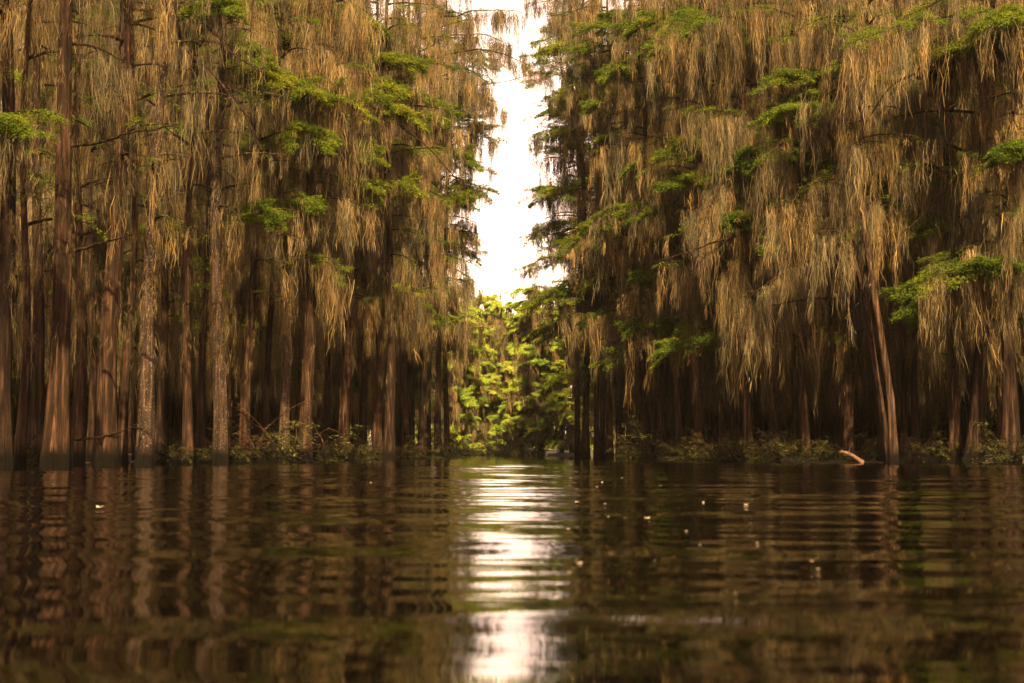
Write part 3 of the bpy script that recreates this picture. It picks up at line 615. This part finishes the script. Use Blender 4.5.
# ------------------------------------------------------------------ far trees closing the channel
fp = [make_tree('broad_tree', H=h, r=.2, bark=M_BARK, nb=52, zlo=1.0, blen=(1.6, 4.2), leafy=3.4, mossy=.35, mlen=.9, floor=.6, k=10, lsize=1.6,
                leafmat=M_LEAF_Y, strand_w=.035, twigL=.75, trunk_moss=.2, seed=80 + i, zn=.45, tpm=7) for i, h in enumerate((13.5, 11.5, 12.5, 14))]
FAR = [(452, 112, 0, .95, 'yellow-lit tree at the far end of the channel, nearest the left bank'), (470, 118, 1, 1.0, 'pale yellow-green tree second from the left at the far end of the channel'),
       (486, 114, 2, .62, 'low golden tree leaning over the water at the far end'), (500, 122, 3, 1.0, 'tall pale tree at the middle of the far end'),
       (521, 116, 1, 1.02, 'broad green tree with dark lower boughs at the far end'), (541, 113, 2, 1.08, 'bright yellow-topped tree above the moored boat'),
       (562, 110, 3, .85, 'thin-trunked green tree just right of the moored boat'), (478, 128, 3, 1.0, 'tall pale tree behind the low golden one at the far end of the channel'), (512, 119, 0, .8, 'lower yellow-green tree left of the moored boat'), (572, 108, 0, .9, 'green tree half hidden by the first right bank cypress')]
fu = [False] * 4
def far_place(x, y, i, s, label, group=G_F):
    o = fp[i] if not fu[i] else copy_tree(fp[i]); fu[i] = True
    o.location = (x, y, 0); o.rotation_euler = (0, 0, rng.uniform(0, 6.28)); o.scale = (s, s, s); tag(o, label, 'tree', group)
for (px, d, i, s, lb) in [(a, b + 13, c, e * 1.12, f) for a, b, c, e, f in FAR]: far_place(at(px, 452, d)[0], d, i, s, lb)
for i in range(26):
    y = rng.uniform(138, 170); x = rng.uniform(-.12, .24) * y
    far_place(x, y, i % 4, rng.uniform(1.0, 1.3) * (.85 + y / 900), 'pale green tree in the hazy rows behind the far end of the channel', 'hazy trees behind the far end')

# unseen trees added beside the viewer on both shores to shade the lower trunks
for k, (x, y) in enumerate([(-9, 9), (-12, 11.5), (-15.5, 10), (-10, 14.5), (-18, 14), (-13.5, 16), (17, 15), (24, 20)]):
    if x < 0: place(x, y, 'unseen moss-hung cypress added for shade beside the viewer on the left shore', 'unseen shade cypresses added on the left shore', SHADE * rng.uniform(.85, 1.1))
    else: place(x, y, 'unseen moss-hung cypress added for shade beside the viewer on the right shore', 'unseen shade cypresses added on the right shore', SHADE * rng.uniform(.9, 1.15))

# ------------------------------------------------------------------ dense woods behind everything on both sides
def woods(name, pts, hgt, n, label, mossy=.25):
    leaf = MB(); pts = np.array(pts, float)
    t = rng.uniform(0, len(pts) - 1, n); i = t.astype(int).clip(0, len(pts) - 2); f = (t - i)[:, None]
    C = pts[i] * (1 - f) + pts[i + 1] * f
    z = rng.uniform(0, 1, n) ** 1.1 * hgt * (.8 + .2 * np.sin(t * 9))
    P = np.stack([C[:, 0] + rng.normal(0, 2.5, n), C[:, 1] + rng.normal(0, 2.5, n), z], 1)
    A = rng.normal(0, 1, (n, 3)); A[:, 2] *= .5; A /= np.linalg.norm(A, axis=1)[:, None]
    leaf.leaves(P, A, rng.uniform(.3, .8, n), rng.uniform(.12, .3, n))
    m = int(n * mossy)
    q = rng.integers(0, n, m); leaf.strands(P[q], rng.uniform(1, 3, m), rng.uniform(.05, .15, m), rng.normal(0, .1, (m, 2)))
    tag(leaf.build(name, M_SHRUB if name == 'undergrowth' else M_LEAF, None, False), label, kind='stuff')
woods('woods', [(-48, 20), (-40, 60), (-34, 100), (-30, 128), (-30, 180)], 34, 110000, 'dense dim woods closing the view behind the left bank trees')
woods('woods', [(50, 20), (44, 64), (58, 104), (66, 150), (38, 182)], 26, 110000, 'dense dim woods closing the view behind the right bank trees')
woods('undergrowth', [(-32, 20), (-22, 44), (-19, 68), (-16, 96)], 6.5, 26000, 'dim undergrowth deep between the left bank trunks')
woods('undergrowth', [(36, 26), (27, 48), (20, 66), (15, 84), (14, 100)], 6.5, 26000, 'dim undergrowth deep between the right bank trunks')
woods('woods', [(-34, 178), (0, 184), (40, 178)], 14, 30000, 'pale distant woods beyond the far end of the channel')

# ------------------------------------------------------------------ bushes along the banks
def bush_proto(kind):
    root = empty('bush', (0, 0, 0)); st, lf = MB(), MB()
    for i in range(16 + 4 * kind):
        Q = limb_pts(np.array([rng.normal(0, .15), rng.normal(0, .15), -.15]), rng.uniform(0, 6.28), rng.uniform(.5, 1.1), rng.uniform(.6, 1.9), rng.uniform(.2, .8), 7)
        dress(Q, st, lf, None, .45, 0, 0, .4, .014, 1.0, t0=.35, tpm=6)
    st.build('stem', M_BARKD, root); lf.build('foliage', M_SHRUB, root, False)
    return root
def deadbush_proto():
    root = empty('dead_bush', (0, 0, 0)); st, lf = MB(), MB()
    for i in range(60):
        Q = limb_pts(np.array([rng.normal(0, .6), rng.normal(0, .3), -.1]), rng.uniform(0, 6.28), rng.uniform(.4, 1.4), rng.uniform(.3, 1.8), rng.uniform(.3, 1.5), 8, .3)
        dress(Q, st, None, None, 0, 0, 0, .5, .012, tpm=5)
    st.build('stem', M_BARK, root)
    for i in range(6):
        Q = limb_pts(np.array([rng.normal(0, .6), rng.normal(0, .3), .2]), rng.uniform(0, 6.28), .7, 1.2, .3)
        dress(Q, st, lf, None, 1.2, 0, 0, .4, .01, 1.0)
    lf.build('foliage', M_SHRUB, root, False)
    return root
bp = [bush_proto(i) for i in range(4)]; bu = [False] * 4
BUSHES = [(180, 38, .8, 'small leafy bush between the straight slender trunk and the leaning lichened one'), (270, 44, .9, 'leafy bush sprouting from the right of the brush heap'), (235, 40, .5, 'small sprig at the left of the brush heap'),
 (322, 50, .9, 'bush at the foot of the thick flaring cypress'), (352, 54, .9, 'bush in front of the low moss curtain of the left bank'), (372, 58, .9, 'bush beside the orange lit trunk'), (404, 66, 1.0, 'bush right of the near-black trunk'), (425, 72, 1.1, 'bush under the second last cypress of the left bank'), (446, 82, 1.1, 'bush at the channel end of the left bank'),
 (655, 57, 1.5, 'round green bush, largest of the right bank'), (632, 62, .9, 'small bush left of the round green bush'), (688, 54, 1.0, 'bush right of the round green bush'), (712, 51, .9, 'bush below the long moss curtain, its left part'), (742, 48, 1.0, 'bush below the long moss curtain, its middle'),
 (770, 46, .9, 'bush behind the left tip of the floating log'), (800, 45, .8, 'sparse bush behind the middle of the floating log'), (862, 44.5, 1.1, 'yellow-green bush between the upright dark trunk and the leaning pair'), (935, 43, .9, 'bush between the thin trunks and the brown lit one'), (1006, 37, 1.0, 'bush at the foot of the black cypress by the right edge'), (12, 30, .7, 'dim bush at the left edge of the photo'),
 (465, 121, 2.0, 'golden bush at the far end of the channel, left part'), (500, 123, 2.0, 'bush at the middle of the far end of the channel'), (530, 123, 2.0, 'green bush left of the moored boat')]
for k, (px, d, s, lb) in enumerate(BUSHES):
    i = k % 4; o = bp[i] if not bu[i] else copy_tree(bp[i]); bu[i] = True
    c = at(px, 452, d); o.location = (c[0], d, 0.02); o.rotation_euler = (0, 0, rng.uniform(0, 6.28)); s *= .9; o.scale = (s * 1.1, s * 1.1, s)
    tag(o, lb, 'bush', 'bushes along the banks')
db = deadbush_proto(); first = True
for (px, d, s, lb) in [(262, 41, 1.5, 'heap of tangled dead brush on the left bank, largest'), (228, 38.5, .6, 'small tangle of dead twigs at the foot of the speckled grey trunk'), (171, 34.5, .55, 'small tangle of dead twigs between the lichened leaning trunk and the slender one'),
                       (725, 49, .9, 'tangle of dead twigs below the long moss curtain'), (788, 46, .9, 'tangle of dead twigs behind the floating log'), (925, 42, .8, 'tangle of roots and twigs right of the leaning pair'), (330, 51, .8, 'tangle of dead twigs right of the thick flaring trunk'), (672, 56, .8, 'tangle of dead twigs right of the round green bush')]:
    o = db if first else copy_tree(db); first = False
    c = at(px, 452, d); o.location = (c[0], d, 0); o.rotation_euler = (0, 0, rng.uniform(-.6, .6)); o.scale = (s, s, s * .9); tag(o, lb, 'dead bush', 'tangles of dead brush on the banks')

# ------------------------------------------------------------------ log, boat, floating leaves
def floating_log():
    a, b = at(780, 463, 40), at(872, 462, 41); L = np.linalg.norm((b - a)[:2])
    root = empty('floating_log', (a[0], a[1], 0), math.atan2(b[1] - a[1], b[0] - a[0]))
    mb = MB(); n = 30; t = np.linspace(0, 1, n)
    P = np.stack([t * L, .05 * np.sin(t * 9), .0 + .05 * np.exp(-((t - .06) / .05) ** 2) + .02 * np.sin(t * 23)], 1)
    mb.tube(P, .055 + .06 * np.exp(-((t - .07) / .06) ** 2) + .04 * np.exp(-((t - .62) / .08) ** 2) + .012 * np.sin(t * 40), 10)
    mb.build('trunk', M_BARK, root)
    for (u, h, w_) in ((.18, .16, .3), (.45, .2, .2), (.72, .3, .35), (.8, .24, .3), (.9, .2, .3)):
        tw = MB()
        for k in range(4):
            p = np.array([u * L + rng.normal(0, .05), 0, .03]); e = p + np.array([rng.normal(0, w_), rng.normal(0, .1), h * rng.uniform(.4, 1)])
            tw.tube([p, (p + e) / 2 + rng.normal(0, .02, 3), e], [.012, .009, .005], 5, cap=False)
        tw.build('twig', M_BARKD, root)
    tag(root, 'long thin log lying in the water before the right bank', 'log')
    c, e = at(858, 460, 40.2), at(839, 451, 40); br = empty('broken_limb', (c[0], c[1], 0)); mb = MB()
    v = e - c; n = 12; t = np.linspace(0, 1, n)[:, None]; P = np.array([0.12, 0, .02]) + (v + np.array([-.05, 0, .05])) * t * 1.05; P[:, 2] += .05 * np.sin(t[:, 0] * 3.1)
    mb.tube(P, np.linspace(.075, .04, n) + rng.uniform(-.006, .006, n), 9); mb.build('wood', M_WOOD, br)
    st = MB(); st.tube([P[7], P[7] + np.array([.03, 0, .12])], [.02, .008], 5); st.build('stub', M_WOOD, br)
    st = MB(); p = P[0]; st.tube([p, p + np.array([.35, .05, .03]), p + np.array([.75, .1, -.05])], [.045, .035, .02], 6); st.build('branch', M_BARKD, br)
    tag(br, 'orange-brown broken limb sticking up out of the water over the log', 'broken limb')
floating_log()

def boat():
    c = at(560, 452, 112); root = empty('boat', (c[0], 112, 0), R(3))
    W = plain_mat('boat_white', (.42, .40, .37), .5); G = plain_mat('boat_grey', (.06, .055, .05), .6)
    mb = MB(); n = 14; t = np.linspace(0, 1, n); x = -1.0 + 2.4 * t; hw = .42 * (1 - t ** 3 * .75); hz = .22 + .06 * t ** 2
    sec = []
    for i in range(n):
        sec.append([[x[i], -hw[i], hz[i]], [x[i], -hw[i] * .8, -.06], [x[i], hw[i] * .8, -.06], [x[i], hw[i], hz[i]], [x[i], hw[i] - .04, hz[i]], [x[i], hw[i] * .75, .0], [x[i], -hw[i] * .75, .0], [x[i], -hw[i] + .04, hz[i]]])
    V = np.array(sec); i = np.arange(n - 1)[:, None] * 8; j = np.arange(8)[None, :]
    mb.add(V, np.stack([i + j, i + (j + 1) % 8, i + 8 + (j + 1) % 8, i + 8 + j], -1).reshape(-1, 4))
    for e in (0, n - 1): q = e * 8; mb.add(V[e], [[0, 1, 2, 3], [0, 3, 4, 7]])
    mb.build('hull', G, root, False)
    mb = MB(); mb.boxq((-.75, 0, .22), (.7, .7, .34)); mb.boxq((-.75, 0, .405), (.76, .76, .03)); mb.build('box', W, root, False)
    mb = MB(); mb.boxq((-.35, 0, .45), (.16, .2, .5)); mb.boxq((-.35, 0, .72), (.2, .26, .10)); mb.build('motor', W, root, False)
    mb = MB(); mb.boxq((.4, 0, .17), (.25, .66, .04)); mb.build('seat', G, root, False)
    tag(root, 'small low boat with a white box and upright white motor, moored at the far end', 'boat')
boat()

M_PETAL = plain_mat('floating_leaf', (.26, .22, .17), .7); 
SPECKS = [(746, 504.5, 6), (647, 518, 8), (577, 502, 6), (605, 504, 4), (703, 502, 4), (608, 517, 3), (625, 518, 3), (568, 529, 5), (579, 563, 9), (569, 572, 5), (757, 543, 4), (812, 561, 5), (818, 569, 5),
          (736, 593, 4), (934, 513, 6), (686, 531, 4), (597, 487, 3), (602, 482, 3), (640, 494, 3), (588, 493, 3), (371, 483, 3), (380, 532, 4), (100, 507, 12), (660, 486, 3), (622, 478, 3), (571, 478, 3), (655, 560, 3), (700, 545, 3), (770, 492, 3), (555, 484, 3)]
def leafmesh():
    mb = MB(); a = np.linspace(0, 2 * np.pi, 12, endpoint=False)
    V = np.stack([np.cos(a), .5 * np.sin(a) * (1 + .2 * np.cos(a)), .10 + .18 * np.cos(2 * a)], 1); V2 = V - np.array([0, 0, .06])
    c = np.array([[0, 0, .02], [0, 0, -.04]]); VV = np.vstack([V, V2, c])
    f = [[q, (q + 1) % 12, (q + 2) % 12, 24] for q in range(0, 12, 2)] + [[12 + (q + 2) % 12, 12 + (q + 1) % 12, 12 + q, 25] for q in range(0, 12, 2)] + [[q, 12 + q, 12 + (q + 1) % 12, (q + 1) % 12] for q in range(12)]
    mb.add(VV, f); return mb.mesh('leaf', M_PETAL, False)
lm = leafmesh()
for (x, y, wpx) in SPECKS:
    d = CAM_H * F / (y - 452); s = wpx / 2 / F * d
    o = bpy.data.objects.new('floating_leaf', lm); col.objects.link(o); c = at(x, y, d)
    o.location = (c[0], d, .004); s *= .75; o.scale = (s, s * 1.2, s * 1.1); o.rotation_euler = (0, 0, rng.uniform(-.5, .5))
    tag(o, 'small pale fallen leaf floating on the open dark water', 'floating leaf', 'pale leaves adrift on the water')

# ------------------------------------------------------------------ haze
if HAZE > 0:
    mb = MB(); mb.boxq((0, 60, 19), (160, 260, 42))
    m, n, l = mat_new('haze'); v = n.new('ShaderNodeVolumePrincipled'); v.inputs['Color'].default_value = (.95, .9, .8, 1); v.inputs['Density'].default_value = HAZE
    v.inputs['Anisotropy'].default_value = 0.3
    o = n.new('ShaderNodeOutputMaterial'); l.new(v.outputs[0], o.inputs['Volume'])
    tag(mb.build('haze', m, None, False), kind='stuff')
